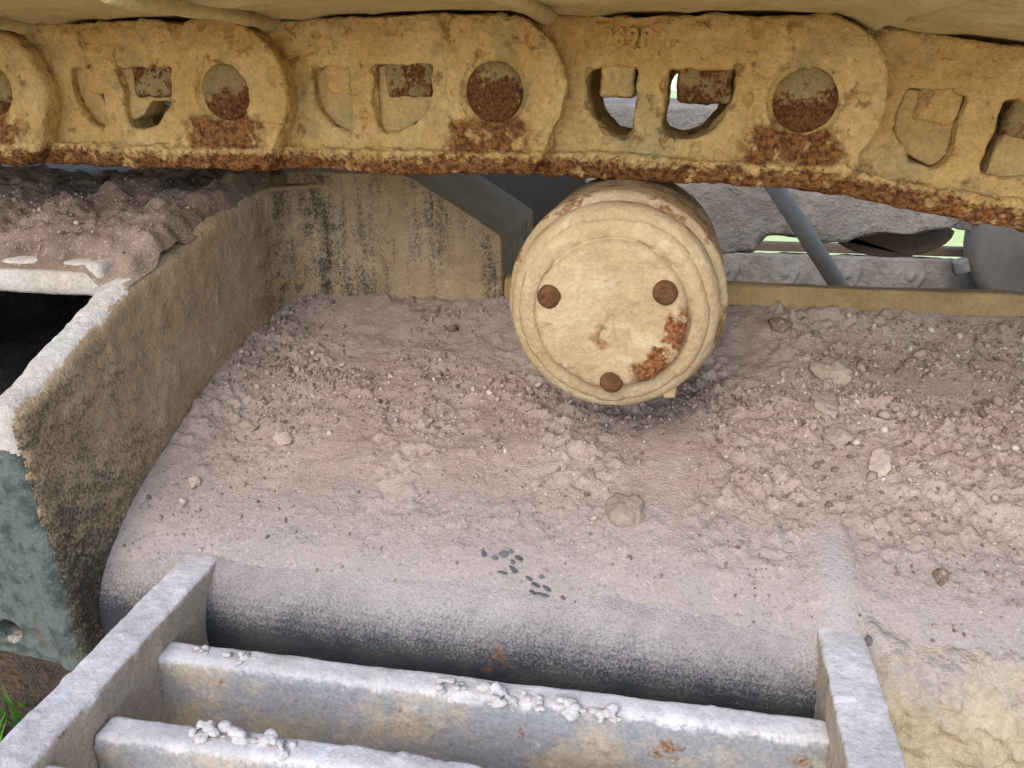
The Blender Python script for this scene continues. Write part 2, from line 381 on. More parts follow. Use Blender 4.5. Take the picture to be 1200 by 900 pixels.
def link_base():
    out = [(-.03, .03), (-.02, LT), (.15, LT)] + arc(.19, 0, .046, 100, -35, 18) + [(.226, -.036), (.217, LB+.003), (.211, LB), (-.012, LB), (-.03, -.03)] + arc(0, 0, .042, -135, -225, 8)
    parts = [curve2d([out, WL, WR], .004, .036, .0025)]
    # outer half of the link: a thicker cheek round the pin, running out smoothly to the left
    boss = arc(.19, 0, .0462, 100, -38, 24) + [(.2245, -.036), (.2165, LB+.002), (.212, LB+.001), (.155, LB+.001), (.155, -.030), (.158, .0), (.158, .034), (.165, .0455)]
    parts.append(curve2d([boss, arc(.19, 0, .0215, 0, 360, 28)[:-1]], 0.001, .02, .002))
    parts.append(curve2d([[(.0, LB), (.213, LB), (.2235, LB+.010), (.2235, LB+.0165), (.0, LB+.0165)]], -.003, .02, .003))
    parts.append(curve2d([[(.02, .0315), (.158, .0315), (.153, LT), (.02, LT)]], .001, .02, .002))
    bm = bmesh.new()
    for p in parts: bm.from_mesh(p)
    me = bpy.data.meshes.new('l'); bm.to_mesh(me); bm.free()
    return me
base = link_base()
rm = remeshed(base, .0013, 2)
def make_link(seed, coarse=False):
    me = rm.copy() if not coarse else rm_c.copy()
    co = get_co(me)
    # underside of the rail is worn to a chamfer
    ch = sst(LB+.013, LB, co[:, 2])*sst(.012, 0, co[:, 1]); co[:, 1] += .006*ch
    set_co(me, co)
    def d(p):
        q = p + seed*1.7
        b = fbm(q, 24, 2, seed)*.0011 + fbm(q, 95, 3, seed+3)*.0014
        pits = sst(.38, .7, vnoise(q, 140, seed+9))*.0024
        clods = sst(.25, .7, vnoise(q, 60, seed+4))*sst(.0, .5, vnoise(q, 210, seed+8))*.0022
        return b - pits + clods*.7
    displace(me, d)
    co = get_co(me); co[:, 1] += yoff(co[:, 0]); set_co(me, co)
    me.polygons.foreach_set('use_smooth', [True]*len(me.polygons))
    return me
rm_c = remeshed(base, .004, 1)
def rough_blob(parts, vox, amp, f, seed):
    bm = bmesh.new()
    for p in parts: bm.from_mesh(p)
    me = bpy.data.meshes.new('b'); bm.to_mesh(me); bm.free()
    me = remeshed(me, vox, 3); displace(me, lambda p: fbm(p+seed, f, 3, seed)*amp); return me
def box_me(x0, x1, y0, y1, z0, z1, bev=0):
    return bm_mesh('bx', prism([(x0, z0), (x1, z0), (x1, z1), (x0, z1)], 'y', y0, y1), bev)
pin_me = lathe('pin', [(.0, .0005), (.006, .0002), (.012, .0004), (.0165, .0010), (.0185, .003), (.019, .03)], 40)
bm_ = bmesh.new(); bm_.from_mesh(pin_me); bmesh.ops.subdivide_edges(bm_, edges=bm_.edges[:], cuts=1); bm_.to_mesh(pin_me); bm_.free()
def ang(i): a, b = PINS[i], PINS[i+1]; return math.atan2(b[1]-a[1], b[0]-a[0])
FILL = {3: 'full', 2: 'part', 5: 'most', 6: 'full', 1: 'full', 7: 'full', 0: 'full'}
for i in range(len(PINS)-1):
    a = ang(i)
    for row in (0, 1):
        vis = row == 0 and 1 < i < 7
        if row == 1 and i not in (1, 2, 3, 4, 5, 6): continue
        lk = link_obj('track_link', make_link(i+1, not vis), m_link, chain)
        lk.location = (PINS[i][0], -.05 if row == 0 else .095, PINS[i][1]); lk.rotation_euler = (0, -a, 0)
        if row == 1: lk.scale = (1, -1, 1)
        if row == 1: continue
        pn = link_obj('pin', pin_me, m_pin, lk, True); pn.location = (.19, -.0005 + .0008*(i % 3), 0); pn.rotation_euler = (0, (0, .5, -.3, .25, -.2, .6)[i % 6], 0)
        rs = random.Random(i)
        for wx0, wx1, nm in ((.0655, .088, 0), (.1145, .1475, 1)):
            zb = -.0015 if nm == 0 else -.0035
            if vis:
                nb = rough_blob([box_me(wx0, wx1, .008, .034, zb, .020, .003)], .0011, .0010, 120, i*3+nm)
                co = get_co(nb); co[:, 1] += yoff(co[:, 0]); set_co(nb, co)
                link_obj('shoe_nut', nb, m_rust if nm else m_link, lk, True)
        f = FILL.get(i)
        if f and vis:
            mf = curve2d([WL, WR], .0115, .03, .0005) if f in ('full',) else None
            if f == 'part': mf = curve2d([[(.056, .02), (.079, .02), (.079, -.004), (.0875, -.012), (.0905, -.012), (.0905, -.03), (.056, -.03)], [(.107, .02), (.150, .02), (.150, -.004), (.126, -.006), (.118, -.016), (.107, -.018)]], .0115, .03, .0005)
            if f == 'most': mf = curve2d([WL], .011, .03, .0005)
            mfm = remeshed(mf, .0011, 2)
            displace(mfm, lambda p: fbm(p+i, 75, 3, i)*.0018)
            co = get_co(mfm); co[:, 1] += yoff(co[:, 0]); set_co(mfm, co)
            link_obj('mud_fill', mfm, m_mudfill, lk, True)
            if f == 'most':
                mf2 = curve2d([[(.112, -.03), (.15, -.03), (.15, .018), (.1165, .018), (.1150, .000)]], .009, .03, .0005); mfm = remeshed(mf2, .0011, 2)
                displace(mfm, lambda p: fbm(p+i, 75, 3, i)*.0018); link_obj('mud_fill', mfm, m_mudfill, lk, True)
# low cast characters on one link
def text_mesh(body, size, depth):
    cu = bpy.data.curves.new('t', 'FONT'); cu.body = body; cu.size = size; cu.extrude = depth; cu.bevel_depth = .0006; cu.bevel_resolution = 1; cu.space_character = 1.15; cu.offset = .0002
    o = bpy.data.objects.new('tt', cu); C.objects.link(o); dg = bpy.context.evaluated_depsgraph_get()
    me = bpy.data.meshes.new_from_object(o.evaluated_get(dg)); bpy.data.objects.remove(o); return me
lk4 = [o for o in chain.children if o.name.startswith('track_link') and abs(o.location.x+.119) < .01 and o.location.y < 0][0]
tm = text_mesh('2P69P 15', .0145, .0006); co = get_co(tm); set_co(tm, np.stack([co[:, 0]+.056, -co[:, 2]+.0042, co[:, 1]+.0285], 1))
co = get_co(tm); co[:, 1] += yoff(co[:, 0]) - .0012; set_co(tm, co)
link_obj('cast_lettering', tm, m_link, lk4)

# shoes: plate with the trailing end rolled down, spanning the width of the track
SH = [(-.158, .0475), (.010, .0475), (.020, .0460), (.029, .0425), (.0335, .0405), (.0365, .0410), (.0380, .0440), (.0365, .0485), (.032, .0525), (.024, .058), (.012, .0605), (-.150, .0605), (-.160, .060)]
def shoe_mesh(seed):
    pts = []
    for k, p in enumerate(SH):
        q = SH[(k+1) % len(SH)]; L = math.dist(p, q); n = max(1, int(L/.012))
        for j in range(n): pts.append((p[0]+(q[0]-p[0])*j/n, p[1]+(q[1]-p[1])*j/n))
    ys = np.linspace(-.20, .33, 76); n = len(pts)
    v = [(p[0], y, p[1]) for y in ys for p in pts]
    f = [(j*n+k, j*n+(k+1) % n, (j+1)*n+(k+1) % n, (j+1)*n+k) for j in range(len(ys)-1) for k in range(n)]
    f += [tuple(range(n))[::-1], tuple((len(ys)-1)*n+k for k in range(n))]
    me = mesh_py('shoe', v, f)
    bm = bmesh.new(); bm.from_mesh(me); bmesh.ops.recalc_face_normals(bm, faces=bm.faces); bm.to_mesh(me); bm.free()
    displace(me, lambda p: fbm(p+seed, 30, 3, seed)*.0016 + sst(.1, .6, vnoise(p+seed, 70, seed+2))*.0022); return me
shm = shoe_mesh(3)
for i in range(1, len(PINS)):
    a = ang(i-1); s = link_obj('track_shoe', shm, m_shoe, chain, True)
    s.location = (PINS[i][0], 0, PINS[i][1]); s.rotation_euler = (0, -a, 0)
    for gx in (-.13, -.07, -.005):
        gb = link_obj('grouser', box_me(gx-.007, gx+.007, -.20, .33, .059, .082, .002), m_shoe, s)

# ------------------------------------------------------------------ carrier roller
RX, RZ = -.033, -.1235
roller = empty('carrier_roller', (RX, 0, RZ)); tag(roller, 'pale dusty carrier roller with three rusty bolts under the track', 'roller')
def dense_lathe(name, prof, seg=160, sub=.003):
    pp = []
    for k in range(len(prof)-1):
        (r0, y0), (r1, y1) = prof[k], prof[k+1]; n = max(1, int(math.hypot(r1-r0, y1-y0)/sub))
        for j in range(n): pp.append((r0+(r1-r0)*j/n, y0+(y1-y0)*j/n))
    pp.append(prof[-1]); return lathe(name, pp, seg)
sh = dense_lathe('shell', [(.046, -.0705), (.0555, -.0708), (.0592, -.0690), (.0615, -.0645), (.0622, -.058), (.0624, -.0545), (.0612, -.0535), (.0612, -.0500), (.0650, -.0490), (.0668, -.046), (.0672, -.040), (.0672, .058), (.0672, .060), (.060, .068), (.05, .07)])
displace(sh, lambda p: fbm(p, 40, 2, 3)*.0004 + fbm(p, 190, 2, 8)*.0002)
link_obj('shell', sh, m_roller, roller, True)
cp = dense_lathe('end_cap', [(.001, -.0825), (.030, -.0822), (.0405, -.0815), (.0428, -.0800), (.0438, -.0770), (.0440, -.0740), (.0452, -.0745), (.0470, -.0750), (.0530, -.0735), (.0545, -.071), (.0545, -.06)], 160, .0016)
displace(cp, lambda p: fbm(p, 45, 2, 13)*.0006 + sst(.20, .34, fbm(p, 42, 3, 4))*.0013 + fbm(p, 230, 2, 9)*.0002)
link_obj('end_cap', cp, m_roller, roller, True)
bolt_me = lathe('bolt', [(.0, -.0832), (.0030, -.0836), (.0054, -.0834), (.0066, -.0828), (.0072, -.0815), (.0072, -.07)], 20)
displace(bolt_me, lambda p: vnoise(p, 330, 2)*.0004)
for bx_, bz_ in ((-.0357, .0105), (.0300, .0160), (.0020, -.0390)):
    b = link_obj('bolt', bolt_me, m_boltr, roller, True); b.location = (bx_, -.0005, bz_)
    # dust ring raised round the bolt head
lm = remeshed(box_me(.033, .0405, -.0665, -.058, -.053, -.044, .001), .0012, 4); displace(lm, lambda p: fbm(p, 90, 3, 2)*.0022)
link_obj('dried_mud', lm, m_roller, roller, True)
link_obj('shaft', lathe('shaft', [(.03, .07), (.03, .16)], 32), m_rust, roller, True)

# ------------------------------------------------------------------ track frame
frame = empty('undercarriage', (0, 0, -.3)); tag(frame, 'dirt covered track frame of a crawler machine, with box leg and welded step', 'machine frame')
def P0(o): o.location = (0, 0, .3); return o          # children are modelled in world coordinates
PROF = [(.20, -.170), (.14, -.185), (.06, -.2015), (0, -.2145), (-.06, -.2330), (-.12, -.2570), (-.148, -.2700)]
ac = (-.130, -.3110); ar = .045
PROF += [(ac[0]-ar*math.sin(R(a)), ac[1]+ar*math.cos(R(a))) for a in range(30, 91, 6)]
PROF += [(-.175, -.33), (-.175, -.40), (-.175, -.52)]
pa = np.array(PROF); ds = np.r_[0, np.cumsum(np.hypot(*np.diff(pa, axis=0).T))]
def shell_pt(s): return np.stack([np.interp(s, ds, pa[:, 0]), np.interp(s, ds, pa[:, 1])], -1)
def shell_z(y): yy = pa[::-1, 0]; return np.interp(y, yy[2:], pa[::-1, 1][2:])
s_ = np.r_[np.arange(0, .30, .004), np.arange(.30, .47, .0009), np.arange(.47, ds[-1], .004)]
xs = np.arange(-.337, .90, .0022); xs = np.r_[np.arange(-.3365, .14, .0011), np.arange(.14, .24, .002), np.arange(.24, .95, .01)]
q = shell_pt(s_); X, I = np.meshgrid(xs, np.arange(len(s_)), indexing='ij')
P = np.stack([X, q[I, 0], q[I, 1]], 2)
pf = P.reshape(-1, 3)
dd = fbm(pf, 9, 2, 7)*.0012
ny = np.gradient(q[:, 1]); nz_ = -np.gradient(q[:, 0]); L = np.hypot(ny, nz_); nrm2 = np.stack([ny/L, nz_/L], 1)
P[:, :, 1] += dd.reshape(X.shape)*nrm2[I, 0]; P[:, :, 2] += dd.reshape(X.shape)*nrm2[I, 1]
P0(link_obj('frame_shell', grid_mesh('frame_shell', P), m_shell, frame))
# rear lip
lipm = bpy.data.meshes.new('rear_lip')
lb = prism([(-.142, -.30), (1.0, -.30), (1.0, -.146), (-.142, -.151)], 'y', .126, .140); bmesh.ops.subdivide_edges(lb, edges=[e for e in lb.edges if e.calc_length() > .3], cuts=60)
lipm = bm_mesh('rear_lip', lb); lipm = remeshed(lipm, .003, 2); displace(lipm, lambda p: fbm(p, 30, 3, 3)*.0013)
P0(link_obj('rear_lip', lipm, m_lip, frame, True))
# box leg: chamfered block behind, side plate, top plate, green front plate
leg = [(-.3375, -.066), (-.226, -.066), (-.166, -.101), (-.1445, -.115), (-.1425, -.118), (-.1425, -.34), (-.3375, -.34)]
wb = remeshed(bm_mesh('w', prism(leg, 'y', .126, .275)), .003, 1); displace(wb, lambda p: fbm(p, 20, 3, 5)*.0009)
P0(link_obj('cross_leg', wb, m_wall, frame, True))
sp = [(.30, -.060), (.13, -.0665), (-.088, -.1135), (-.180, -.1525)] + [(-.184 - .016*math.sin(R(a)), -.170+.016*math.cos(R(a))) for a in (20, 45, 70, 90)] + [(-.1995, -.20), (-.1935, -.335), (-.19, -.342), (.30, -.342)]
bsp = bmesh.new(); bsp.from_mesh(bm_mesh('s', prism(sp, 'x', -.361, -.3372), .0085, 4))
fil = [(-.350, .140), (-.3372, .076)] + [(-.287 + .05*math.cos(R(a)), .076 + .05*math.sin(R(a))) for a in range(172, 91, -8)] + [(-.287, .140)]
bsp.from_mesh(bm_mesh('f', prism(fil, 'z', -.34, -.076)))
spm = remeshed(bm_mesh('s', bsp), .0018, 4)
displace(spm, lambda p: fbm(p, 22, 2, 9)*.0010 + fbm(p, 120, 3, 11)*.0006 + sst(.3, .7, vnoise(p, 75, 31))*.0007 + sst(.1, .6, vnoise(p, 300, 33))*.0004)
spo = P0(link_obj('side_plate', spm, m_side, frame, True)); spm.materials.append(m_edge); spm.materials.append(m_green)
no = np.empty(len(spm.polygons)*3); spm.polygons.foreach_get('normal', no); no = no.reshape(-1, 3)
ce = np.empty(len(spm.polygons)*3); spm.polygons.foreach_get('center', ce); ce = ce.reshape(-1, 3)
jit = fbm(ce, 60, 3, 2)*.006
mi = np.zeros(len(ce), int); edge = ((no[:, 0] < .72) | (ce[:, 0] < -.343)) & (ce[:, 1] < -.075)
mi[edge] = 1; mi[edge & (ce[:, 2]+jit*1.2 < -.187)] = 2; mi[(ce[:, 0] < -.359)] = 2
spm.polygons.foreach_set('material_index', mi.astype(np.int32))
tp = [(-.090, -.1245), (-.090, -.1025), (.30, -.066), (.30, -.088)]
tpm = remeshed(bm_mesh('t', prism(tp, 'x', -1.05, -.358), .002), .004, 1); displace(tpm, lambda p: fbm(p, 40, 3, 5)*.0006)
tpo = P0(link_obj('top_plate', tpm, m_edge, frame, True))
gp_out = [(-1.05, -.21), (-.361, -.21), (-.361, -.352), (-.39, -.349), (-.43, -.346), (-1.05, -.346)]
gpm = curve2d([gp_out, arc(-.4085, -.3285, .0085, 0, 360, 20)[:-1]], -.176, -.160, .002)
P0(link_obj('front_plate', gpm, m_green, frame, False))
P0(link_obj('shade_floor_plate', box_me(-1.05, -.361, -.158, .9, -.36, -.346), m_gdark, frame))  # unseen floor, walls and tunnel added to keep the box opening dark
P0(link_obj('shade_outer_plate', box_me(-1.06, -1.04, -.12, .9, -.36, -.10), m_gdark, frame))
P0(link_obj('shade_end_plate', box_me(-1.05, -.361, .9, .92, -.36, -.06), m_gdark, frame))
P0(link_obj('shade_tunnel_roof', box_me(-1.05, -.3585, .30, .9, -.088, -.066), m_gdark, frame))
P0(link_obj('shade_tunnel_side', box_me(-.361, -.3385, .301, .9, -.342, -.05), m_gdark, frame))
# ---- step
step = empty('step', (0, 0, 0), frame)
def bar(pts, name, mat, vox=.0016, seed=1, amp=.0010):
    me = remeshed(pts, vox, 1); displace(me, lambda p: fbm(p, 30, 2, seed)*amp*.6 + fbm(p, 130, 3, seed+2)*amp*.35 + sst(.45, .8, vnoise(p, 120, seed+5))*.0009); 
    return P0(link_obj(name, me, mat, step, True))
def rail_me(x0b, x1b, x0f, x1f, yb, yf, zt, zb):
    bm = bmesh.new()
    V = [bm.verts.new(p) for p in ((x0b, yb, zt), (x1b, yb, zt), (x1f, yf, zt), (x0f, yf, zt), (x0b, yb, zb), (x1b, yb, zb), (x1f, yf, zb), (x0f, yf, zb))]
    for f in ((0, 1, 2, 3), (7, 6, 5, 4), (0, 4, 5, 1), (1, 5, 6, 2), (2, 6, 7, 3), (3, 7, 4, 0)): bm.faces.new([V[k] for k in f])
    bmesh.ops.recalc_face_normals(bm, faces=bm.faces); return bm_mesh('rail', bm, .002)
bar(rail_me(-.288, -.2635, -.279, -.2545, -.145, -.330, -.2700, -.335), 'step_rail', m_step, seed=2)
bar(rail_me(.0885, .1120, .0850, .1120, -.130, -.330, -.2690, -.345), 'step_rail', m_step, seed=4)
def rung_me(a, b, zt, h, d, sag=0):
    # flat bar on edge: narrow flat top, softly rounded front arris, plain front face
    prof = [(0, 0), (-.55, .0), (-.80, -.012), (-.93, -.05), (-.99, -.12), (-1.04, -.5), (-1.08, -1), (0, -1)]
    bm = bmesh.new(); rows = []; N = 14
    for j in range(N+1):
        t = j/N
        rows.append([bm.verts.new((a[0]+(b[0]-a[0])*t, a[1]+(b[1]-a[1])*t+p[0]*d, zt[0]+(zt[1]-zt[0])*t - sag*max(t-.25, 0)**2 + p[1]*h)) for p in prof])
    n = len(prof)
    for A, B in zip(rows, rows[1:]):
        for k in range(n): bm.faces.new((A[k], A[(k+1) % n], B[(k+1) % n], B[k]))
    bm.faces.new(rows[0][::-1]); bm.faces.new(rows[-1]); bmesh.ops.recalc_face_normals(bm, faces=bm.faces); return bm_mesh('rung', bm)
bar(rung_me((-.262, -.207), (.088, -.196), (-.2865, -.2865), .052, .015), 'step_rung', m_step, seed=6)
bar(rung_me((-.256, -.262), (.088, -.240), (-.2865, -.2925), .052, .015, .036), 'step_rung', m_step, seed=8)
bar(box_me(-.281, -.236, -.330, -.300, -.33, -.2760, .004), 'step_rung', m_step, seed=12)

# ------------------------------------------------------------------ loose dirt on the frame
def dirt_thick(X, Y):
    q = np.stack([X.ravel(), Y.ravel(), np.zeros(X.size)], 1)
    big = fbm(q, 8, 2, 21).reshape(X.shape); mid = fbm(q, 40, 3, 22).reshape(X.shape)
    rough = sst(-.145, -.035, Y + .03*big)                      # coarse debris lies towards the back
    t = .0045 + .0035*big + mid*(.0008+.0012*rough)
    t = t + .014*sst(.075, .13, Y) + .010*sst(-.29, -.337, X)*sst(-.22, -.05, Y)
    pat = sst(-.15, .35, fbm(q, 17, 2, 29).reshape(X.shape))    # smooth patches of fine dust
    g = vnoise(q, 210, 23).reshape(X.shape); g2 = vnoise(q, 420, 24).reshape(X.shape); g3 = vnoise(q, 115, 25).reshape(X.shape)
    t = t + (rough*.85+.18)*(.25+.75*pat)*(np.maximum(g, 0)*.0036 + np.maximum(g2, -.1)*.0021 + np.maximum(g3-.1, 0)*.0056)
    st = np.exp(-(((X-.098)/.014)**2 + ((Y+.125)/.040)**2)**2) + .8*np.exp(-(((X-.010)/.016)**2 + ((Y+.045)/.035)**2)**2) + .7*np.exp(-(((X-.19)/.05)**2 + ((Y-.045)/.02)**2)**2)
    t = t*(1-st) + (.0055+.0015*big)*st + .003*np.exp(-((X-.099)/.012)**4)*sst(-.075, -.115, Y)
    edge = sst(-.172 + .012*big + .007*mid, -.128 + .014*big, Y)
    return t*edge - .0035*(1-edge)
xs = np.r_[np.arange(-.3372, .33, .00125), np.arange(.332, .95, .006)]; ys = np.r_[np.arange(-.1665, .128, .00125), .128]
X, Y = np.meshgrid(xs, ys, indexing='ij'); Z = shell_z(Y) + dirt_thick(X, Y)
dm = grid_mesh('loose_dirt', np.stack([X, Y, Z], 2)); dm.flip_normals()
do = link_obj('loose_dirt', dm, m_dirt); tag(do, 'greyish brown loose dirt lying over the sloping frame', kind='stuff')
def dirt_z(x, y): return float(shell_z(np.array([y]))[0] + dirt_thick(np.array([[x]]), np.array([[y]]))[0, 0])

# dirt heaped on the top plate of the box leg
xs = np.arange(-.80, -.3375, .0018); ys = np.arange(-.092, .16, .0018); X, Y = np.meshgrid(xs, ys, indexing='ij')
def heap(X, Y):
    q = np.stack([X.ravel(), Y.ravel(), np.ones(X.size)], 1); sh_ = X.shape
    e = (.18*sst(-.0925, -.089, Y) + .82*sst(-.092, -.055, Y + .010*fbm(q, 40, 2, 3).reshape(sh_)))*sst(-.3375, -.352, X + .007*fbm(q, 45, 2, 4).reshape(sh_))
    t = .010 + .007*fbm(q, 14, 2, 41).reshape(sh_) + .004*fbm(q, 60, 3, 42).reshape(sh_) + np.maximum(vnoise(q, 170, 43).reshape(sh_), 0)*.0032
    c = np.exp(-(((X+.44)/.028)**2 + ((Y-.055)/.025)**2)); t = t + .013*c
    side = np.where(Y > -.088, -.1130 + (Y+.088)*.2156, -.1130 + (Y+.088)*.42); w = sst(-.371, -.357, X)
    return (-.1035 + (Y+.09)*.0936)*(1-w) + side*w + np.minimum(t*e, .024) - .003*(1-e)
hm = grid_mesh('heaped_dirt', np.stack([X, Y, heap(X, Y)], 2)); hm.flip_normals()
ho = link_obj('heaped_dirt', hm, m_dirt2); tag(ho, 'rough brown dirt heaped on the box leg under the track', kind='stuff')

# cream mud caked on the right of the frame side
xs = np.arange(.104, .46, .0016); ss = np.arange(0, .27, .0016); s0 = .325
X, SS = np.meshgrid(xs, ss, indexing='ij'); q = shell_pt(s0+SS)
pf = np.stack([X.ravel(), q[..., 0].ravel(), q[..., 1].ravel()], 1); sh_ = X.shape
tm_ = .006 + .004*fbm(pf, 13, 2, 51).reshape(sh_) + .0038*fbm(pf, 60, 4, 52, .62).reshape(sh_) + .0035*np.maximum(vnoise(pf, 150, 53), 0).reshape(sh_) + .0018*vnoise(pf, 300, 59).reshape(sh_)
crack = sst(.035, .0, np.abs(fbm(pf, 21, 2, 57)).reshape(sh_))*sst(.05, .4, vnoise(pf, 9, 58).reshape(sh_)); tm_ = tm_ - .006*crack
e = sst(0, .075, SS + .022*fbm(pf, 24, 3, 54).reshape(sh_))*sst(.104, .122, X + .006*fbm(pf, 50, 2, 55).reshape(sh_)); tm_ = np.maximum(tm_, .0015)*e - .0025*(1-e)
qn = np.gradient(q, axis=1); L = np.hypot(qn[..., 0], qn[..., 1]); n_y, n_z = qn[..., 1]/L, -qn[..., 0]/L
cm = grid_mesh('caked_mud', np.stack([X, q[..., 0]+n_y*tm_, q[..., 1]+n_z*tm_], 2))
co_ = link_obj('caked_mud', cm, m_mudy); tag(co_, 'cream coloured dry mud caked on the frame beside the right step rail', kind='stuff')

# gravel: thousands of crumbs joined in one mesh
rs = np.random.RandomState(5)
def crumbs(name, N, sampler, mat, label):
    protos = []
    for k in range(6):
        me = rock_mesh('p', k+30, 1, .75, .3); c_ = get_co(me); fa = np.empty(len(me.polygons)*3, np.int32); me.loops.foreach_get('vertex_index', fa); protos.append((c_, fa.reshape(-1, 3)))
    V = []; F = []; T = []; off = 0
    for _ in range(N):
        s = sampler()
        if s is None: continue
        x, y, z, r = s; c_, fa = protos[rs.randint(6)]
        A = np.linalg.qr(rs.normal(size=(3, 3)))[0]
        V.append((c_*np.array([1, rs.uniform(.6, 1), rs.uniform(.5, .9)]))@A*r + np.array([x, y, z])); F.append(fa+off); off += len(c_); T.append(np.full(len(c_), rs.rand()))
    V = np.concatenate(V); F = np.concatenate(F).astype(np.int32); T = np.concatenate(T).astype(np.float32)
    me = bpy.data.meshes.new(name); me.vertices.add(len(V)); me.vertices.foreach_set('co', V.reshape(-1)); me.loops.add(F.size); me.loops.foreach_set('vertex_index', F.reshape(-1))
    me.polygons.add(len(F)); me.polygons.foreach_set('loop_start', np.arange(len(F), dtype=np.int32)*3); me.polygons.foreach_set('loop_total', np.full(len(F), 3, np.int32)); me.update(calc_edges=True)
    at = me.attributes.new('tone', 'FLOAT', 'POINT'); at.data.foreach_set('value', T)
    o = link_obj(name, me, mat); tag(o, label, kind='stuff'); return o
cand = 46000
cx = rs.uniform(-.334, .42, cand); cy = rs.uniform(-.155, .118, cand); qz = np.stack([cx, cy, np.zeros(cand)], 1)
dens = (.14 + .86*sst(-.155, .01, cy + .05*vnoise(qz, 9, 61)))*sst(-.45, .35, fbm(qz, 15, 2, 62) + .25*sst(0, .2, cx)*sst(-.06, .03, cy) + .12)
dens = dens*(1-np.exp(-(((cx-.098)/.014)**2 + ((cy+.125)/.040)**2)**2))*(1-.9*np.exp(-(((cx-.010)/.016)**2 + ((cy+.045)/.035)**2)**2))*(1-.85*np.exp(-(((cx-.19)/.05)**2 + ((cy-.045)/.02)**2)**2))
keep = rs.rand(cand) < dens*.85; cx, cy = cx[keep], cy[keep]
cz = shell_z(cy) + dirt_thick(cx[:, None], cy[:, None])[:, 0]
cr = np.minimum(.00062*np.exp(rs.normal(0, .62, len(cx))) + .00012, .0046)*(.8+.6*sst(-.1, .04, cy))
it = iter(range(len(cx)))
def samp():
    i = next(it); return cx[i], cy[i], cz[i]+cr[i]*.25, cr[i]
crumbs('gravel', len(cx), samp, m_peb, 'small gravel crumbs scattered over the dirt on the frame')
hx = rs.uniform(-.62, -.35, 1600); hy = rs.uniform(-.075, .12, 1600); hz = heap(hx[:, None], hy[:, None])[:, 0]
it2 = iter(range(1600))
def samp2():
    i = next(it2); r = min(.0006*math.exp(rs.normal(0, .55)), .003); return hx[i], hy[i], hz[i]+r*.3, r
crumbs('dirt_crumbs', 1600, samp2, m_peb, 'dark crumbs of dirt heaped on the box leg')

# ------------------------------------------------------------------ single stones and clods
STONES = [  # x, y, rx, ry, rz, turn, seed, material, name, label, category
    (.108, .012, .0085, .0170, .0055, 8, 1, m_clod, 'flat_clod', 'flat oblong grey clod standing among dark gravel right of the roller', 'clod'),
    (.119, .048, .0125, .0105, .0050, 30, 2, m_clod, 'flat_clod', 'flat brown clod just behind the oblong clod, below the rear lip', 'clod'),
    (.113, -.022, .0105, .0085, .0050, 60, 3, m_clod, 'dirt_clod', 'rounded clod just in front of the oblong clod', 'clod'),
    (.136, -.042, .0055, .0125, .0050, -20, 4, m_clodlight, 'dirt_clod', 'pale tapering clod at right of the dirt slope', 'clod'),
    (-.0165, -.098, .0085, .0125, .0055, 10, 5, m_clod, 'dirt_clod', 'oval brown clod in the smooth dust below the roller', 'clod'),
    (-.2610, -.062, .0062, .0055, .0040, 12, 6, m_clodlight, 'square_stone', 'pinkish square edged stone on the left dirt slope', 'stone'),
    (-.3030, -.1070, .0046, .0040, .0032, 40, 7, m_clodlight, 'pebble', 'small pale pebble beside the box leg plate', 'pebble'),
    (-.2920, -.056, .0105, .0075, .0035, 0, 8, m_clod, 'dirt_clod', 'low tan clod between the square stone and the box leg', 'clod'),
    (.0860, .100, .0080, .0050, .0045, 0, 9, m_dirt2, 'dark_stone', 'dark brown stone at the foot of the rear lip', 'stone'),
    (.2320, .075, .0120, .0060, .0045, 0, 10, m_dirt2, 'dark_stone', 'dark reddish stone near the right edge of the frame', 'stone'),
    (.155, -.118, .0042, .0040, .0032, 0, 12, m_dirt2, 'dark_pebble', 'dark pebble by itself at lower right of the dirt', 'pebble'),
    (.116, -.1515, .0050, .0035, .0026, 10, 13, m_gdark, 'dark_pebble', 'dark grey pebble above the cream caked mud', 'pebble'),
    (-.062, .030, .0068, .0055, .0048, 20, 14, m_clod, 'dirt_clod', 'rounded clod near the left foot of the roller', 'clod'),
]
for (x, y, a, b, c, tr, sd_, mt, nm, lab, cat) in STONES:
    me = rock_mesh(nm, sd_, 4, 1, .42); co = get_co(me)*np.array([a, b, c])*1.15; set_co(me, co); displace(me, lambda p: fbm(p+x, 170, 3, sd_)*.0010)
    o = link_obj(nm, me, mt, None, True); o.location = (x, y, dirt_z(x, y)+c*.30)
    sl = math.atan2(dirt_z(x, y+.01)-dirt_z(x, y-.01), .02); o.rotation_euler = (sl, 0, R(tr)); tag(o, lab, cat)
# paint flakes lying in the fine dust
rf = np.random.RandomState(9)
fl_me = [rock_mesh('flake', 60+k, 2, .28, .3) for k in range(3)]
for fx, fy in ((-.098, -.132), (-.091, -.1335), (-.086, -.131), (-.082, -.129), (-.080, -.1345), (-.077, -.132), (-.079, -.1385), (-.085, -.141), (-.069, -.142), (-.065, -.1445), (-.062, -.1405), (-.058, -.1455), (-.060, -.149), (-.066, -.148)):
    o = link_obj('dark_flake', fl_me[rf.randint(3)], m_flake); r = rf.uniform(.0017, .0030); o.scale = (r*1.25, r, r); o.location = (fx, fy, dirt_z(fx, fy)+.0002)
    o.rotation_euler = (.38, 0, rf.uniform(0, 3)); tag(o, 'small dark grey flake in the cluster on the pale dust above the step', 'flake', 'dark flakes on the pale dust')
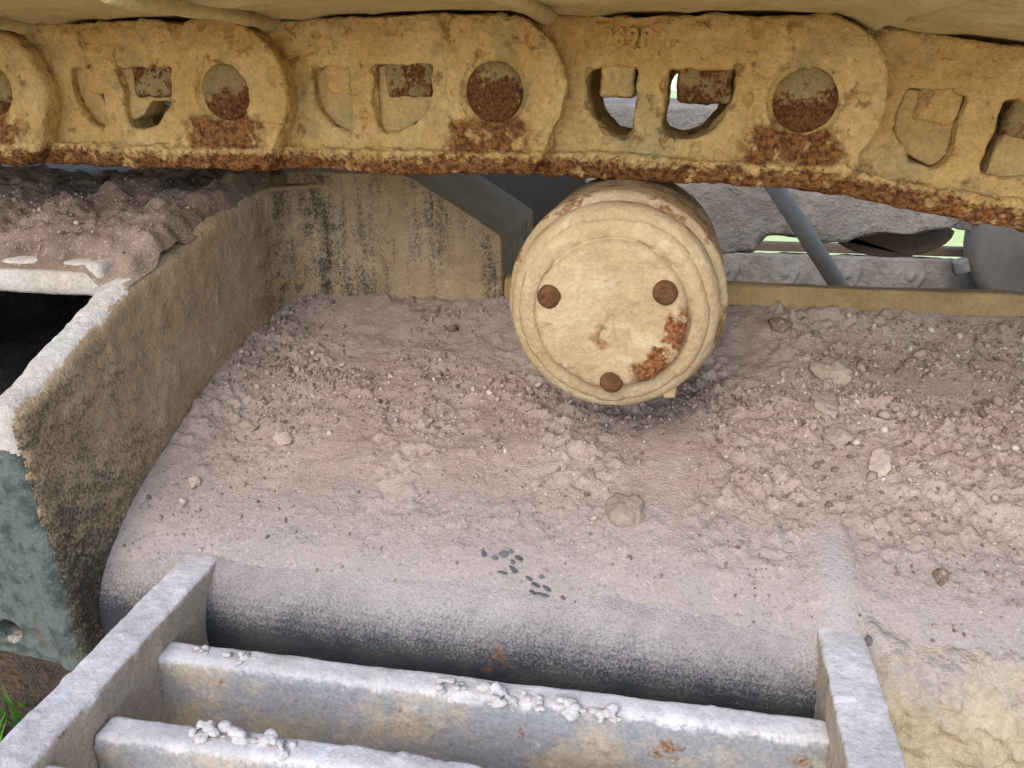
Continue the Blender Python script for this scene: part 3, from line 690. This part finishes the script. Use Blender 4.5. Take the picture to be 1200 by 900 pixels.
# mud lumps on the step
def lump(x, y, z, n, spread, r, seed, lab):
    rr = random.Random(seed); bm = bmesh.new()
    for k in range(n):
        s = r*rr.uniform(.18, .50); Mx = Matrix.Translation((rr.uniform(-spread, spread), rr.uniform(-.004, .004), rr.uniform(-.002, .003))) @ Matrix.Diagonal((s*1.2, s, s*.7, 1))
        bmesh.ops.create_icosphere(bm, subdivisions=2, radius=1, matrix=Mx)
    me = remeshed(bm_mesh('lump', bm), .0008, 1); displace(me, lambda p: fbm(p+seed, 210, 3, seed, .6)*.0010)
    o = link_obj('mud_lump', me, m_mudw, None, False); o.location = (x, y, z); tag(o, lab, 'mud lump')
lump(-.2135, -.214, -.2855, 10, .008, .0060, 1, 'small whitish mud lump on left end of the rear step rung')
lump(-.240, -.213, -.286, 6, .006, .0045, 6, 'tiny whitish mud lump on the rear rung next to left rail')
lump(-.186, -.263, -.2865, 30, .026, .0062, 2, 'row of whitish mud lumps on the front step rung')
lump(-.0900, -.212, -.2855, 16, .014, .0055, 3, 'whitish mud lump at the middle of the rear step rung')
lump(-.0450, -.214, -.2865, 46, .034, .0058, 4, 'long crust of whitish mud on the rear step rung')

# ------------------------------------------------------------------ behind: centre frame, rod, far track
cf = [(-.16, -.10), (-.16, -.022), (.5, -.022), (.49, -.12), (.437, -.200), (.426, -.215), (.34, -.224), (.26, -.2310), (.138, -.2270), (.136, -.258), (.043, -.264), (-.10, -.266), (-.14, -.20)]
cfm = remeshed(bm_mesh('c', prism(cf, 'y', .8, 1.25)), .010, 1); displace(cfm, lambda p: fbm(p, 9, 3, 4)*.006 + fbm(p, 40, 2, 8)*.003)
c1 = link_obj('centre_frame', cfm, m_gmud, None, True); tag(c1, 'grey mud caked centre frame seen behind the roller', 'machine frame')
bb = prism([(-2.2, -.45), (-.12, -.45), (-.12, .02), (-2.2, .02)], 'y', 1.30, 2.0)
c2 = link_obj('body_block', bm_mesh('b', bb, .02), m_bodyshade); tag(c2, 'machine body behind the box leg, shadow painted as a near black colour', 'machine body')
bel = [(.22, -.232)] + [(.350 + .095*math.cos(R(a)), -.222 + .046*math.sin(R(a))) for a in range(190, 356, 12)] + [(.445, -.22)]
c3 = link_obj('belly_guard', bm_mesh('b', prism(bel, 'y', .86, 1.2), .004), m_brown); tag(c3, 'brown rounded guard hanging under the grey centre frame', 'guard')
rb = bmesh.new(); d0 = Vector((.1184, .5, -.118)); d1 = Vector((.2024, .5, -.2296)); dv = d1-d0
tube(rb, d0-dv*.45, d1+dv*.8, .0105, 20)
c4 = link_obj('steel_rod', bm_mesh('r', rb), m_steel, None, True); tag(c4, 'slanting grey steel rod behind the right end of the track', 'rod')
ft = empty('far_track', (0.5, 2.1, GZ)); tag(ft, 'grey muddy lower run of the opposite track', 'track chain')
fl = remeshed(curve2d([[(-.03, .03), (-.02, LT), (.15, LT)] + arc(.19, 0, .046, 100, -35, 18) + [(.211, LB), (-.012, LB), (-.03, -.03)]], .0, .036, .004), .004, 1); cc_ = get_co(fl); cc_[:, 1] += yoff(cc_[:, 0]); set_co(fl, cc_); displace(fl, lambda p: fbm(p, 30, 2, 5)*.003)
for k in range(9):
    o = link_obj('track_link', fl, m_gmud, ft, True); o.location = (-.9+k*.19, 0, .175); o.scale = (1, 1, 1.15)
    o = link_obj('track_shoe', box_me(-.08, .10, -.25, .33, .075, .12, .004) if k == 0 else fsh, m_gdark, ft); fsh = o.data; o.location = (-.9+k*.19, 0, 0)
for k in range(9):
    o = link_obj('pin', lathe('fp', [(.0, -.004), (.017, -.004), (.019, -.002), (.019, .02)], 18) if k == 0 else fpn, m_gmud, ft, True); fpn = o.data; o.location = (-.9+k*.19+.19, -.001, .175)
ff = link_obj('far_rail', box_me(-1.0, .42, .02, .06, .235, .262, .004), m_brown, ft)
fs = empty('far_sprocket', (1.075, 1.9, -.40)); tag(fs, 'grey round drive wheel at far right behind the track', 'drive wheel')
wl = lathe('wheel', [(.0, -.03), (.12, -.03), (.14, 0), (.22, 0), (.25, .02), (.25, .06), (.0, .06)], 48)
link_obj('wheel_disc', wl, mat_simple('dark_grey_paint', (.115, .105, .095), .7, 30, .7, .3, .003), fs, True)
for k in range(13):
    a = 2*math.pi*k/13; tb = box_me(-.022, .022, .02, .05, .24, .29, .006); o = link_obj('tooth', tb, m_gdark, fs); o.rotation_euler = (0, a, 0)

# grass by the left rail
gm = mat_simple('green_blade', (.07, .17, .02), .4, 60, .7, .1, .001, (.10, .20, .03))
rg = random.Random(4); v = []; f = []
for k in range(46):
    bx0, by0 = rg.gauss(0, .028), rg.gauss(0, .028); h = rg.uniform(.02, .055); a = rg.uniform(0, 6.28); le = rg.uniform(.1, .7)*h; w = rg.uniform(.003, .006); o0 = len(v)
    for j in range(4):
        t_ = j/3; cx_, cy_ = bx0+math.cos(a)*le*t_*t_, by0+math.sin(a)*le*t_*t_; ww = w*(1-t_*.9)
        v += [(cx_-math.sin(a)*ww, cy_+math.cos(a)*ww, h*t_), (cx_+math.sin(a)*ww, cy_-math.cos(a)*ww, h*t_)]
    for j in range(3): f.append((o0+2*j, o0+2*j+1, o0+2*j+3, o0+2*j+2))
gt = link_obj('grass_tuft', mesh_py('grass', v, f), gm); gt.location = (-.785, .065, GZ); tag(gt, 'small green grass tuft on the soil beside the left rail', 'grass')
